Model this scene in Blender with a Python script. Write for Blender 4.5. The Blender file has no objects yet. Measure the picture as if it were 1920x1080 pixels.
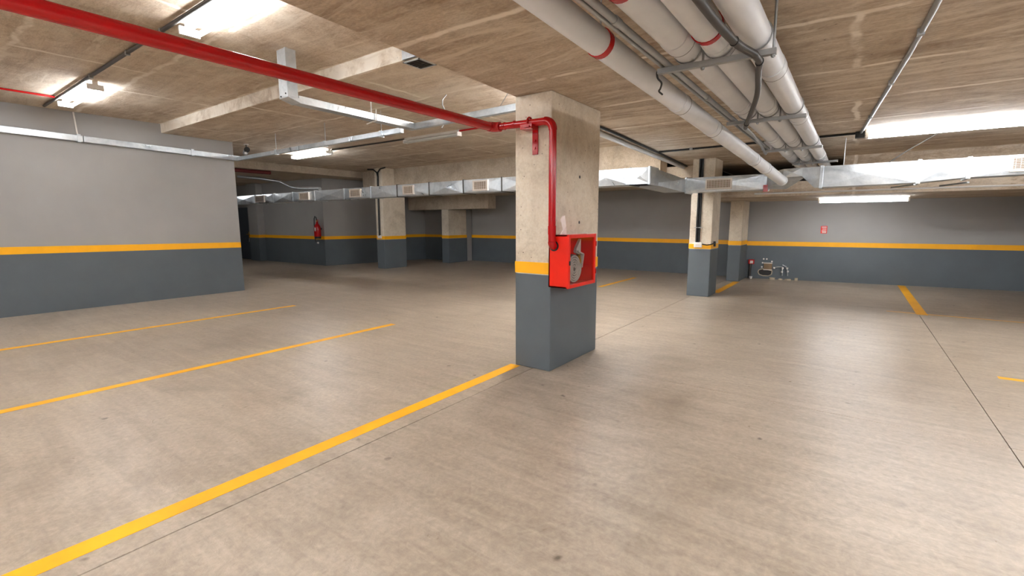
import bpy, math, random
from mathutils import Vector, Matrix
random.seed(7)
SC = bpy.context.scene
COL = SC.collection

# ------------------------------------------------------------------ camera, world, exposure
F_PX, PITCH, ROLL, YAW, CAM_H = 877.14, 0.140707, -0.002593, 0.627794, 1.5
fw = Vector((-math.sin(YAW) * math.cos(PITCH), math.cos(YAW) * math.cos(PITCH), -math.sin(PITCH)))
rt = Vector((math.cos(YAW), math.sin(YAW), 0))
up = rt.cross(fw)
rt = rt * math.cos(ROLL) + up * math.sin(ROLL)
up = rt.cross(fw)
cam = bpy.data.cameras.new('camera')
cam.sensor_width = 36
cam.lens = F_PX / 1920 * 36
cam.clip_start = 0.02
cam_o = bpy.data.objects.new('camera', cam)
COL.objects.link(cam_o)
cam_o.matrix_world = Matrix(((rt.x, up.x, -fw.x, 0), (rt.y, up.y, -fw.y, 0), (rt.z, up.z, -fw.z, CAM_H), (0, 0, 0, 1)))
SC.camera = cam_o
world = bpy.data.worlds.new('world')
SC.world = world
world.use_nodes = True
world.node_tree.nodes['Background'].inputs[0].default_value = (0.9, 0.95, 1, 1)
world.node_tree.nodes['Background'].inputs[1].default_value = 0.0
SC.view_settings.view_transform = 'Standard'
SC.view_settings.look = 'None'
SC.view_settings.exposure = 1.68
SC.view_settings.gamma = 1
SC.view_settings.use_curve_mapping = False
SC.cycles.use_denoising = True
SC.cycles.max_bounces = 8
SC.cycles.diffuse_bounces = 5
SC.cycles.sample_clamp_indirect = 12.0
LAMP = 30.0            # radiance of the lit tubes
LAMP_COL = (0.93, 0.965, 1.02)


def ray(x, y):
    return rt * ((x - 960) / F_PX) + up * ((540 - y) / F_PX) + fw


def Zp(x, y, z=0.0):          # photo pixel -> point on the level z
    d = ray(x, y)
    return Vector((0, 0, CAM_H)) + d * ((z - CAM_H) / d.z)


def Yp(x, y, Y):              # photo pixel -> point on the upright plane Y
    d = ray(x, y)
    return Vector((0, 0, CAM_H)) + d * (Y / d.y)


# ------------------------------------------------------------------ materials
def lin(c):
    return tuple(((v / 255) / 12.92 if v / 255 <= 0.04045 else ((v / 255 + 0.055) / 1.055) ** 2.4) for v in c) + (1,)


class NT:
    def __init__(s, name):
        s.m = bpy.data.materials.new(name)
        s.m.use_nodes = True
        s.t = s.m.node_tree
        s.b = s.t.nodes['Principled BSDF']
        s.out = s.t.nodes['Material Output']

    def n(s, kind, **kw):
        nd = s.t.nodes.new(kind)
        for k, v in kw.items():
            if k.startswith('_'):
                setattr(nd, k[1:], v)
        for k, v in kw.items():
            if not k.startswith('_'):
                nd.inputs[k.replace('__', ' ')].default_value = v
        return nd

    def l(s, a, b):
        s.t.links.new(a, b)

    def ramp(s, fac, stops):
        r = s.t.nodes.new('ShaderNodeValToRGB')
        e = r.color_ramp.elements
        while len(e) < len(stops):
            e.new(0.5)
        for el, (p, c) in zip(e, stops):
            el.position = p
            el.color = c if len(c) == 4 else tuple(c) + (1,)
        s.l(fac, r.inputs[0])
        return r.outputs[0]

    def mix(s, fac, a, b, mode='MIX'):
        m = s.t.nodes.new('ShaderNodeMix')
        m.data_type = 'RGBA'
        m.blend_type = mode
        for i, v in ((0, fac), (6, a), (7, b)):
            if hasattr(v, 'is_output'):
                s.l(v, m.inputs[i])
            else:
                m.inputs[i].default_value = v
        return m.outputs[2]

    def pos(s, scale=(1, 1, 1), rot=(0, 0, 0)):
        g = s.t.nodes.new('ShaderNodeNewGeometry')
        mp = s.t.nodes.new('ShaderNodeMapping')
        mp.inputs['Scale'].default_value = scale
        mp.inputs['Rotation'].default_value = rot
        s.l(g.outputs['Position'], mp.inputs[0])
        return mp.outputs[0]

    def noise(s, vec, scale, detail=6, rough=0.6, dist=0.0):
        n = s.t.nodes.new('ShaderNodeTexNoise')
        n.inputs['Scale'].default_value = scale
        n.inputs['Detail'].default_value = detail
        n.inputs['Roughness'].default_value = rough
        n.inputs['Distortion'].default_value = dist
        s.l(vec, n.inputs['Vector'])
        return n.outputs[0]

    def bump(s, h, strength=0.2, dist=0.01):
        b = s.t.nodes.new('ShaderNodeBump')
        b.inputs['Strength'].default_value = strength
        b.inputs['Distance'].default_value = dist
        s.l(h, b.inputs['Height'])
        s.l(b.outputs[0], s.b.inputs['Normal'])


def plain(name, col, rough=0.5, metal=0.0, spec=0.5, var=0.06, nscale=6):
    k = NT(name)
    c = lin(col)
    p = k.pos()
    n = k.noise(p, nscale, 5)
    d = tuple(max(0, v * (1 - 2.2 * var)) for v in c[:3])
    h = tuple(min(1, v * (1 + 2.2 * var)) for v in c[:3])
    k.l(k.ramp(n, [(0.3, d), (0.7, h)]), k.b.inputs['Base Color'])
    k.b.inputs['Roughness'].default_value = rough
    k.b.inputs['Metallic'].default_value = metal
    k.b.inputs['Specular IOR Level'].default_value = spec
    return k.m


def ceiling_concrete(name, light=(208, 196, 179), mid=(180, 163, 142), dark=(132, 111, 90), grain=0.35, panel=2.44):
    k = NT(name)
    p = k.pos()
    big = k.noise(p, 0.8, 7, 0.62, 0.7)
    blot = k.noise(p, 3.4, 8, 0.68, 1.6)
    st = k.noise(k.pos((0.5, 4.2, 4.2)), 1.5, 8, 0.72, 1.0)
    fine = k.noise(k.pos((6, 13, 13)), 5, 7, 0.75, 0.4)
    stops = [(0.36, lin(dark)), (0.5, lin(mid)), (0.66, lin(light))]
    c = k.mix(0.45, k.ramp(big, stops), k.ramp(blot, stops))
    c = k.mix(grain, c, k.ramp(st, stops))
    c = k.mix(0.45, c, k.ramp(fine, [(0.3, (0.22, 0.22, 0.22, 1)), (0.7, (0.8, 0.8, 0.8, 1))]), 'OVERLAY')
    # pale seams the formwork panels left behind
    ns = k.n('ShaderNodeTexNoise', Scale=2.2, Detail=5.0)
    k.l(p, ns.inputs['Vector'])
    sc = k.n('ShaderNodeVectorMath', _operation='SCALE', Scale=0.16)
    k.l(ns.outputs['Color'], sc.inputs[0])
    add = k.n('ShaderNodeVectorMath', _operation='ADD')
    k.l(p, add.inputs[0])
    k.l(sc.outputs[0], add.inputs[1])
    br = k.n('ShaderNodeTexBrick', _offset=0.5, Scale=1.0, Mortar__Size=0.04, Mortar__Smooth=0.7, Brick__Width=panel, Row__Height=1.22)
    for nm, v in (('Color1', 0), ('Color2', 0), ('Mortar', 1)):
        br.inputs[nm].default_value = (v, v, v, 1)
    k.l(add.outputs[0], br.inputs['Vector'])
    patch = k.ramp(k.noise(p, 1.9, 6, 0.7, 0.5), [(0.36, (0, 0, 0, 1)), (0.54, (0.95, 0.95, 0.95, 1))])
    c = k.mix(k.mix(1.0, br.outputs['Color'], patch, 'MULTIPLY'), c, lin((232, 223, 209)))
    # trowelled pale smears and dark pores
    sm = k.ramp(k.noise(k.pos((0.6, 2.4, 2.4)), 1.3, 8, 0.66, 1.6), [(0.53, (0, 0, 0, 1)), (0.63, (0.72, 0.72, 0.72, 1))])
    c = k.mix(sm, c, lin((214, 202, 184)))
    vo = k.n('ShaderNodeTexVoronoi', Scale=7.0)
    k.l(add.outputs[0], vo.inputs['Vector'])
    pits = k.mix(1.0, k.ramp(vo.outputs['Distance'], [(0.03, (0.8, 0.8, 0.8, 1)), (0.08, (0, 0, 0, 1))]), k.ramp(k.noise(p, 2.7, 2), [(0.5, (0, 0, 0, 1)), (0.6, (1, 1, 1, 1))]), 'MULTIPLY')
    c = k.mix(pits, c, lin((92, 76, 60)))
    k.l(c, k.b.inputs['Base Color'])
    k.b.inputs['Roughness'].default_value = 0.8
    k.bump(blot, 0.3, 0.012)
    return k.m


def column_concrete(name, light=(204, 192, 172), mid=(176, 162, 140), dark=(128, 112, 92)):
    k = NT(name)
    p = k.pos()
    a = k.noise(p, 1.5, 8, 0.62, 0.8)
    blot = k.noise(p, 7.0, 8, 0.7, 1.8)
    v = k.noise(k.pos((5, 5, 0.8)), 1.2, 6, 0.6, 0.8)
    fine = k.noise(p, 45, 5, 0.7)
    stops = [(0.28, lin(dark)), (0.48, lin(mid)), (0.68, lin(light))]
    c = k.mix(0.4, k.ramp(a, stops), k.ramp(blot, stops))
    c = k.mix(0.14, c, k.ramp(v, stops))
    c = k.mix(0.3, c, k.ramp(fine, [(0.3, (0.3, 0.3, 0.3, 1)), (0.7, (0.74, 0.74, 0.74, 1))]), 'OVERLAY')
    vo = k.n('ShaderNodeTexVoronoi', Scale=17.0)
    k.l(p, vo.inputs['Vector'])
    pits = k.ramp(vo.outputs['Distance'], [(0.06, (1, 1, 1, 1)), (0.13, (0, 0, 0, 1))])
    gate = k.ramp(k.noise(p, 5, 2), [(0.48, (0, 0, 0, 1)), (0.56, (1, 1, 1, 1))])
    c = k.mix(k.mix(1.0, pits, gate, 'MULTIPLY'), c, lin((88, 74, 60)))
    k.l(c, k.b.inputs['Base Color'])
    k.b.inputs['Roughness'].default_value = 0.75
    k.bump(blot, 0.25, 0.008)
    return k.m


def floor_material():
    k = NT('polished_floor_concrete')
    p = k.pos()
    big = k.noise(p, 0.42, 6, 0.62, 0.4)
    med = k.noise(p, 2.4, 8, 0.68, 0.3)
    fine = k.noise(p, 26, 6, 0.7)
    swirl = k.noise(p, 9, 8, 0.72, 2.2)
    c = k.ramp(big, [(0.34, lin((142, 129, 113))), (0.5, lin((170, 156, 139))), (0.68, lin((188, 173, 154)))])
    c = k.mix(0.45, c, k.ramp(med, [(0.32, lin((136, 123, 108))), (0.5, lin((168, 155, 140))), (0.70, lin((190, 177, 161)))]))
    c = k.mix(0.3, c, k.ramp(swirl, [(0.34, lin((132, 119, 105))), (0.5, lin((168, 155, 140))), (0.66, lin((202, 190, 174)))]))
    c = k.mix(0.4, c, k.ramp(fine, [(0.3, (0.26, 0.26, 0.26, 1)), (0.7, (0.76, 0.76, 0.76, 1))]), 'OVERLAY')
    c = k.mix(0.25, c, k.ramp(k.noise(k.pos((0.55, 5.5, 1)), 1.6, 8, 0.7, 0.8), [(0.34, lin((128, 114, 98))), (0.5, lin((170, 156, 139))), (0.66, lin((206, 193, 175)))]))
    # tyre-dirt stains
    st = k.ramp(k.noise(k.pos((0.7, 0.9, 1)), 0.9, 8, 0.68, 1.0), [(0.54, (0, 0, 0, 1)), (0.74, (0.62, 0.62, 0.62, 1))])
    c = k.mix(st, c, lin((132, 118, 102)))
    # small pits and oil spots
    vo = k.n('ShaderNodeTexVoronoi', Scale=3.2)
    dv = k.t.nodes.new('ShaderNodeVectorMath')
    dv.operation = 'ADD'
    k.l(p, dv.inputs[0])
    ns = k.n('ShaderNodeTexNoise', Scale=12.0)
    k.l(p, ns.inputs['Vector'])
    s2 = k.t.nodes.new('ShaderNodeVectorMath')
    s2.operation = 'SCALE'
    s2.inputs['Scale'].default_value = 0.06
    k.l(ns.outputs['Color'], s2.inputs[0])
    k.l(s2.outputs[0], dv.inputs[1])
    k.l(dv.outputs[0], vo.inputs['Vector'])
    sp = k.ramp(vo.outputs['Distance'], [(0.035, (0.85, 0.85, 0.85, 1)), (0.085, (0, 0, 0, 1))])
    sp = k.mix(1.0, sp, k.ramp(k.noise(p, 1.9, 2), [(0.42, (0, 0, 0, 1)), (0.55, (1, 1, 1, 1))]), 'MULTIPLY')
    c = k.mix(sp, c, lin((82, 72, 60)))
    k.l(c, k.b.inputs['Base Color'])
    r = k.ramp(k.noise(p, 9, 7, 0.7, 1.2), [(0.3, (0.27,) * 3), (0.7, (0.37,) * 3)])
    k.l(r, k.b.inputs['Roughness'])
    k.b.inputs['Specular IOR Level'].default_value = 0.45
    k.bump(k.noise(p, 16, 6, 0.65, 2.5), 0.32, 0.006)
    return k.m


def paint_line_material():
    k = NT('yellow_floor_paint')
    p = k.pos()
    w = k.ramp(k.noise(p, 5, 8, 0.75), [(0.68, (0, 0, 0, 1)), (0.8, (0.6, 0.6, 0.6, 1))])
    c = k.ramp(k.noise(p, 2.5, 4), [(0.3, lin((236, 166, 0))), (0.7, lin((252, 186, 0)))])
    k.l(k.mix(w, c, lin((176, 140, 84))), k.b.inputs['Base Color'])
    k.b.inputs['Roughness'].default_value = 0.5
    return k.m


def galvanised():
    k = NT('galvanised_steel')
    p = k.pos()
    vo = k.n('ShaderNodeTexVoronoi', Scale=30.0)
    k.l(p, vo.inputs['Vector'])
    n = k.noise(p, 2.6, 4, 0.55, 1.2)
    c = k.mix(0.12, k.ramp(n, [(0.3, lin((176, 186, 194))), (0.7, lin((222, 227, 230)))]), k.ramp(vo.outputs['Color'], [(0.2, lin((160, 168, 174))), (0.8, lin((228, 232, 235)))]))
    k.l(c, k.b.inputs['Base Color'])
    k.b.inputs['Metallic'].default_value = 0.7
    k.l(k.ramp(n, [(0.3, (0.26,) * 3), (0.7, (0.42,) * 3)]), k.b.inputs['Roughness'])
    k.bump(n, 0.35, 0.03)
    return k.m


def glass_mat():
    k = NT('cabinet_glass')
    tr = k.n('ShaderNodeBsdfTransparent')
    tr.inputs[0].default_value = (0.95, 0.93, 0.92, 1)
    gl = k.n('ShaderNodeBsdfGlossy')
    gl.inputs['Roughness'].default_value = 0.05
    ms = k.n('ShaderNodeMixShader')
    ms.inputs[0].default_value = 0.09
    k.l(tr.outputs[0], ms.inputs[1])
    k.l(gl.outputs[0], ms.inputs[2])
    k.l(ms.outputs[0], k.out.inputs['Surface'])
    return k.m


def lamp_mat(name, strength):
    k = NT(name)
    k.b.inputs['Base Color'].default_value = (0.9, 0.9, 0.88, 1)
    k.b.inputs['Emission Color'].default_value = LAMP_COL + (1,)
    k.b.inputs['Emission Strength'].default_value = strength
    return k.m


M = {
    'ceil_x': ceiling_concrete('slab_concrete_boards', grain=0.42, panel=60.0),
    'ceil_y': ceiling_concrete('slab_concrete_panels', (220, 208, 190), (194, 176, 155), (148, 127, 105)),
    'beam': column_concrete('beam_concrete', (206, 194, 176), (180, 165, 144), (140, 124, 104)),
    'col': column_concrete('column_concrete', (230, 220, 202), (212, 199, 179), (164, 148, 128)),
    'floor': floor_material(),
    'joint': plain('joint_dirt', (44, 38, 33), 0.9),
    'grey': plain('light_grey_wall_paint', (158, 156, 153), 0.6, var=0.02, nscale=1.2),
    'dark': plain('dark_grey_dado_paint', (90, 98, 103), 0.55, var=0.03, nscale=2),
    'yellow': plain('yellow_stripe_paint', (252, 180, 0), 0.5, var=0.02),
    'line': paint_line_material(),
    'red': plain('red_pipe_paint', (178, 10, 16), 0.2, var=0.03),
    'darkred': plain('red_paint_passage_shade', (96, 20, 20), 0.6),  # red darkened in colour to paint the shade of the passage
    'cabred': plain('red_cabinet_enamel', (232, 34, 12), 0.3, var=0.02),
    'pvc': plain('grey_pvc', (210, 211, 213), 0.45, var=0.02),
    'galv': galvanised(),
    'steel': plain('zinc_conduit', (168, 170, 170), 0.35, 0.8, var=0.04, nscale=12),
    'black': plain('black_plastic', (24, 23, 22), 0.5),
    'darksteel': plain('dark_conduit', (70, 66, 62), 0.45, 0.3),
    'white': plain('white_plastic', (226, 222, 216), 0.5, var=0.02),
    'grille': plain('grille_plastic', (214, 206, 196), 0.5, var=0.02),
    'hose': plain('canvas_hose', (196, 194, 188), 0.75, var=0.05, nscale=30),
    'hosedark': plain('canvas_hose_shadow', (120, 117, 112), 0.85, var=0.05, nscale=30),  # shade between the coil turns, put into a darker hose colour
    'brass': plain('brass', (190, 150, 60), 0.3, 0.9),
    'rust': plain('brown_box', (128, 104, 76), 0.6, var=0.1),
    'rubble': plain('rubble', (190, 176, 152), 0.9, var=0.12),
    'paper': plain('paper', (238, 226, 220), 0.8, var=0.02),
    'glass': glass_mat(),
    'lit': lamp_mat('lit_tube', LAMP),
    'lit_old': lamp_mat('lit_tube_aged', LAMP * 0.6),
    'lit_dim': lamp_mat('lit_tube_dim', LAMP * 0.42),
    'lit_bright': lamp_mat('lit_tube_bright', LAMP * 1.6),
    'lit_added': lamp_mat('lit_tube_added', LAMP * 1.1),
    'unlit': plain('unlit_diffuser', (196, 196, 192), 0.4, var=0.02),
    'door': plain('door_paint', (66, 74, 84), 0.5, var=0.03),
}


# ------------------------------------------------------------------ mesh building
ORG = {}


class MB:
    def __init__(s):
        s.v, s.f, s.sm = [], [], []

    def add(s, vs, fs, smooth=False):
        b = len(s.v)
        s.v += [Vector(v) for v in vs]
        s.f += [tuple(i + b for i in f) for f in fs]
        s.sm += [smooth] * len(fs)
        return s

    def box(s, x0, x1, y0, y1, z0, z1):
        vs = [(x, y, z) for z in (z0, z1) for y in (y0, y1) for x in (x0, x1)]
        return s.add(vs, [(0, 2, 3, 1), (4, 5, 7, 6), (0, 1, 5, 4), (2, 6, 7, 3), (0, 4, 6, 2), (1, 3, 7, 5)])

    def prism(s, pts, z0, z1):          # pts: counter-clockwise plan polygon; z0/z1 a number or one per point
        n = len(pts)
        a = z0 if isinstance(z0, (list, tuple)) else [z0] * n
        b = z1 if isinstance(z1, (list, tuple)) else [z1] * n
        vs = [(p[0], p[1], a[i]) for i, p in enumerate(pts)] + [(p[0], p[1], b[i]) for i, p in enumerate(pts)]
        fs = [tuple(range(n - 1, -1, -1)), tuple(range(n, 2 * n))]
        fs += [(i, (i + 1) % n, n + (i + 1) % n, n + i) for i in range(n)]
        return s.add(vs, fs)

    def bar(s, p0, p1, w, h, upv=(0, 0, 1)):     # rectangular bar between two points
        p0, p1 = Vector(p0), Vector(p1)
        d = (p1 - p0).normalized()
        u = Vector(upv)
        r = d.cross(u)
        if r.length < 1e-4:
            r = d.cross(Vector((0, 1, 0)))
        r.normalize()
        u = r.cross(d)
        vs = [p + r * (a * w / 2) + u * (b * h / 2) for p in (p0, p1) for a, b in ((-1, -1), (1, -1), (1, 1), (-1, 1))]
        return s.add(vs, [(3, 2, 1, 0), (4, 5, 6, 7), (0, 1, 5, 4), (1, 2, 6, 5), (2, 3, 7, 6), (3, 0, 4, 7)])

    def tube(s, pts, r, n=14, cap=True):
        pts = [Vector(p) for p in pts]
        m = len(pts)
        rs = r if isinstance(r, (list, tuple)) else [r] * m
        ref = None
        rings = []
        for i, p in enumerate(pts):
            d = (pts[min(i + 1, m - 1)] - pts[max(i - 1, 0)]).normalized()
            if ref is None:
                ref = d.orthogonal().normalized()
            ref = (ref - d * ref.dot(d)).normalized()
            o = d.cross(ref)
            rings.append([p + (ref * math.cos(2 * math.pi * k / n) + o * math.sin(2 * math.pi * k / n)) * rs[i] for k in range(n)])
        vs = [v for rg in rings for v in rg]
        fs = [(i * n + k, i * n + (k + 1) % n, (i + 1) * n + (k + 1) % n, (i + 1) * n + k) for i in range(m - 1) for k in range(n)]
        s.add(vs, fs, True)
        if cap:
            s.add(rings[0], [tuple(range(n - 1, -1, -1))])
            s.add(rings[-1], [tuple(range(n))])
        return s

    def torus(s, c, axis, R, r, n=28, k=8):
        c, ax = Vector(c), Vector(axis).normalized()
        u = ax.orthogonal().normalized()
        w = ax.cross(u)
        vs, fs = [], []
        for i in range(n):
            a = 2 * math.pi * i / n
            e = u * math.cos(a) + w * math.sin(a)
            for j in range(k):
                b = 2 * math.pi * j / k
                vs.append(c + e * (R + r * math.cos(b)) + ax * (r * math.sin(b)))
        for i in range(n):
            for j in range(k):
                fs.append((i * k + j, ((i + 1) % n) * k + j, ((i + 1) % n) * k + (j + 1) % k, i * k + (j + 1) % k))
        return s.add(vs, fs, True)

    def build(s, name, mat, parent=None, bevel=0.0, label=None):
        me = bpy.data.meshes.new(name)
        o0 = ORG.get(parent.name, Vector((0, 0, 0))) if parent else Vector((0, 0, 0))
        me.from_pydata([tuple(v - o0) for v in s.v], [], s.f)
        me.polygons.foreach_set('use_smooth', s.sm)
        me.materials.append(M[mat])
        me.update()
        o = bpy.data.objects.new(name, me)
        COL.objects.link(o)
        if parent:
            o.parent = parent
            ORG[o.name] = o0
        if bevel:
            b = o.modifiers.new('bevel', 'BEVEL')
            b.width = bevel
            b.segments = 2
        if label:
            o['label'] = label
        return o


def thing(name, label, cat, loc=(0, 0, 0), group=None):
    o = bpy.data.objects.new(name, None)
    COL.objects.link(o)
    o.empty_display_size = 0.1
    o.location = loc
    ORG[o.name] = Vector(loc)
    o['label'] = label
    o['category'] = cat
    if group:
        o['group'] = group
    return o


def tag(o, label, cat, group=None):
    o['label'] = label
    o['category'] = cat
    if group:
        o['group'] = group
    return o


def structure(o, label=None):
    o['kind'] = 'structure'
    if label:
        o['label'] = label
    return o


def smooth(pts, n=6):         # Catmull-Rom through the points
    P = [Vector(p) for p in pts]
    P = [P[0] * 2 - P[1]] + P + [P[-1] * 2 - P[-2]]
    out = []
    for i in range(1, len(P) - 2):
        for k in range(n):
            t = k / n
            out.append(0.5 * ((2 * P[i]) + (P[i + 1] - P[i - 1]) * t + (2 * P[i - 1] - 5 * P[i] + 4 * P[i + 1] - P[i + 2]) * t * t + (3 * P[i] - P[i - 1] - 3 * P[i + 1] + P[i + 2]) * t ** 3))
    return out + [P[-2]]


def arc(c, a, b, r, n=8):      # quarter bend around corner c, coming along -a and leaving along b
    c, a, b = Vector(c), Vector(a).normalized(), Vector(b).normalized()
    o = c + a * r + b * r
    return [o - b * (r * math.cos(t)) - a * (r * math.sin(t)) for t in [math.pi / 2 * i / n for i in range(n + 1)]]


# ------------------------------------------------------------------ floor
floor = structure(MB().box(-23, 9, -7, 15.6, -0.25, -0.03).build('floor', 'joint'), 'grey polished concrete garage floor with dark joints')
JX = -2.575
for (x0, x1, y0, y1) in ((-23, JX - 0.005, -7, 15.6), (JX + 0.005, 0.957, -7, 4.316), (JX + 0.005, 0.957, 4.322, 15.6),
                         (0.963, 9, -7, 4.316), (0.963, 9, 4.322, 15.6)):
    MB().box(x0, x1, y0, y1, -0.03, 0).build('floor_slab', 'floor', floor)
# painted parking lines (a skin of paint on the floor)


def pline(x0, x1, y0, y1, label):
    MB().box(x0, x1, y0, y1, 0, 0.0016).build('parking_line', 'line', floor, label=label)


pline(-2.845, -2.725, -7, 3.9, 'yellow bay line that runs to the column with the red cabinet')
pline(-5.47, -5.37, -7, 4.47, 'yellow bay line between the other two bay lines beside the grey wall')
pline(-8.18, -8.08, -7, 4.47, 'worn yellow bay line nearest the long grey wall')
pline(0.93, 1.07, 9.85, 14.1, 'short yellow line meeting the far grey wall')
pline(-2.34, -2.2, 10.45, 12.7, 'yellow line between the two columns by the far wall')
pline(0.55, 5.5, 9.93, 9.96, 'thin yellow line crossing the end of the short yellow line')
pline(1.24, 5.5, 6.23, 6.31, 'yellow line across the floor joint')
pline(-4.72, -4.62, 9.9, 12.1, 'faded yellow line under the air duct')

# ------------------------------------------------------------------ ceilings and beams
EDGE = [(-2.60, -7), (-2.66, 1.5), (-2.78, 3.9), (-2.95, 6.6), (-3.2, 11.0)]
structure(MB().prism([(9, -7), (9, 11.0)] + [EDGE[4], EDGE[3], EDGE[2], EDGE[1], EDGE[0]], 2.71, 3.75).build('ceiling', 'ceil_x'),
          'brown board-marked concrete ceiling over the pipes')


def slab(bounds, mat, label):
    return structure(MB().box(*bounds).build('ceiling', mat), label)


slab((-11.3, -2.6, -7, 3.58, 3.37, 3.75), 'ceil_y', 'upper concrete ceiling with the red pipe below it')
far_slab = slab((-13.8, -2.78, 3.58, 11.0, 3.2, 3.75), 'ceil_y', 'concrete ceiling beyond the pale step')
slab((-23, -13.8, 2.0, 14.5, 2.99, 3.75), 'beam', 'dark concrete ceiling over the passage')
slab((-13.8, -11.3, 2.0, 3.58, 2.99, 3.75), 'beam', 'concrete ceiling behind the long grey wall')
structure(MB().box(-13.8, -3.5, 10.3, 10.75, 2.5, 3.2).build('ceiling_beam', 'beam'), 'deep concrete beam above the air duct')
slab((-13.8, -2.7, 10.75, 15.3, 2.45, 2.7), 'beam', 'low shaded ceiling at the back wall')
slab((-2.7, 9, 11.0, 15.6, 2.0, 2.28), 'ceil_x', 'low concrete soffit before the far grey wall')
slab((-0.25, 9, 11.0, 15.6, 2.28, 3.75), 'ceil_x', 'concrete upstand above the low soffit')
slab((-3.2, -0.25, 11.0, 15.6, 2.71, 3.75), 'beam', 'dark concrete over the pipe cavity')
slab((-2.7, -0.25, 15.3, 15.6, 2.28, 2.71), 'beam', 'dark back of the pipe cavity')
slab((-2.9, -2.7, 11.0, 15.6, 2.0, 2.71), 'beam', 'dark side of the pipe cavity')
structure(MB().box(-14.1, -10.12, 12.58, 13.0, 1.95, 2.45).build('ceiling_beam', 'beam'), 'low concrete beam resting on the shaded pier')


# ------------------------------------------------------------------ walls
def wall(name, p0, p1, th, top, s0, s1, label):
    """upright wall from p0 to p1, its visible face on the left of that direction; s0/s1 = (low, high) of the yellow stripe at the two ends"""
    p0, p1 = Vector(p0 + (0,)), Vector(p1 + (0,))
    d = (p1 - p0).normalized()
    nrm = Vector((-d.y, d.x, 0))

    def slab(off, thick, a0, b0, a1, b1):
        q = [p0 + nrm * off, p0 + nrm * (off - thick), p1 + nrm * (off - thick), p1 + nrm * off]
        return MB().prism([(v.x, v.y) for v in q], [a0, a0, a1, a1], [b0, b0, b1, b1])
    w = structure(slab(0, th, 0, top, 0, top).build(name, 'grey'), label)
    if s0:
        slab(0.002, 0.002, 0.0, s0[0], 0.0, s1[0]).build('dado_paint', 'dark', w, label='dark grey painted lower wall')
        slab(0.004, 0.004, s0[0], s0[1], s1[0], s1[1]).build('yellow_stripe', 'yellow', w, label='yellow painted stripe')
    return w


wall('wall_left', (-10.9, 4.86), (-10.9, -7.0), 0.3, 3.37, (0.955, 1.07), (1.11, 1.24), 'long grey wall with a yellow stripe above a dark dado')
wall('wall_alcove', (-14.78, 9.35), (-18.75, 9.3), 0.3, 2.99, (0.907, 1.018), (0.907, 1.018), 'grey wall with the fire extinguisher')
wall('wall_recess', (-14.12, 13.5), (-14.78, 9.35), 0.3, 2.99, (0.9, 1.01), (0.907, 1.018), 'grey wall turning back behind the extinguisher corner')
wall('wall_recess_back', (-12.0, 13.6), (-14.4, 13.45), 0.3, 2.99, (0.9, 1.0), (0.9, 1.0), 'dark end wall of the recess beside the pier')
wall('wall_back', (-2.3, 13.9), (-12.1, 13.95), 0.3, 2.6, (0.87, 0.985), (0.89, 1.0), 'shaded grey back wall behind the column with the red cabinet')
wall('wall_far', (9.2, 15.2), (-2.5, 13.7), 0.3, 2.6, (0.862, 0.976), (0.865, 0.978), 'far grey wall with a yellow stripe and broken patch')
wall('wall_right', (9.0, -7.1), (9.0, 15.6), 0.3, 3.4, (0.95, 1.07), (0.95, 1.07), 'grey side wall')
wall('wall_front', (-11.3, -7.0), (9.2, -7.0), 0.3, 3.75, (0.95, 1.07), (0.95, 1.07), 'grey wall behind the viewer')
wall('wall_passage', (-11.2, 2.2), (-23.2, 2.2), -0.3, 3.2, (0.95, 1.07), (0.95, 1.07), 'grey wall along the passage')
wall('wall_end', (-22.5, 9.6), (-22.5, 2.0), 0.3, 3.2, (0.95, 1.07), (0.95, 1.07), 'grey end wall of the passage')
# pilaster beside the alcove wall and the door beyond it
wall('wall_alcove_end', (-19.5, 9.3), (-22.8, 9.3), 0.3, 2.99, (0.907, 1.018), (0.907, 1.018), 'dark grey wall beside the service door')
d1 = structure(MB().box(-20.9, -19.72, 9.22, 9.28, 0.01, 2.1).build('door_1', 'door'), 'dark grey service door with brass lock')
hd = MB().box(-19.9, -19.78, 9.205, 9.22, 0.85, 1.12).build('lock_plate', 'brass', d1)
MB().tube([(-19.82, 9.21, 1.02), (-19.82, 9.15, 1.02), (-19.94, 9.15, 1.02)], 0.016, 10).build('door_handle', 'brass', d1)
MB().tube([(-19.86, 9.2, 0.86), (-19.86, 9.19, 0.72)], 0.012, 8).build('key_tag', 'white', d1)


# ------------------------------------------------------------------ columns
def column(label, x0, x1, y0, y1, top, s, mat='col'):
    t = thing('concrete_column', label, 'column', ((x0 + x1) / 2, (y0 + y1) / 2, 0))
    MB().box(x0, x1, y0, y1, 0, top).build('shaft', mat, t, 0.012)
    e = 0.002
    if s:
        MB().box(x0 - e, x1 + e, y0 - e, y1 + e, 0.0, s[0]).build('dado_paint', 'dark', t, 0.012, 'dark grey painted base')
        e = 0.004
        MB().box(x0 - e, x1 + e, y0 - e, y1 + e, s[0], s[1]).build('yellow_stripe', 'yellow', t, 0.004, 'yellow painted stripe')
    return t


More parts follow.
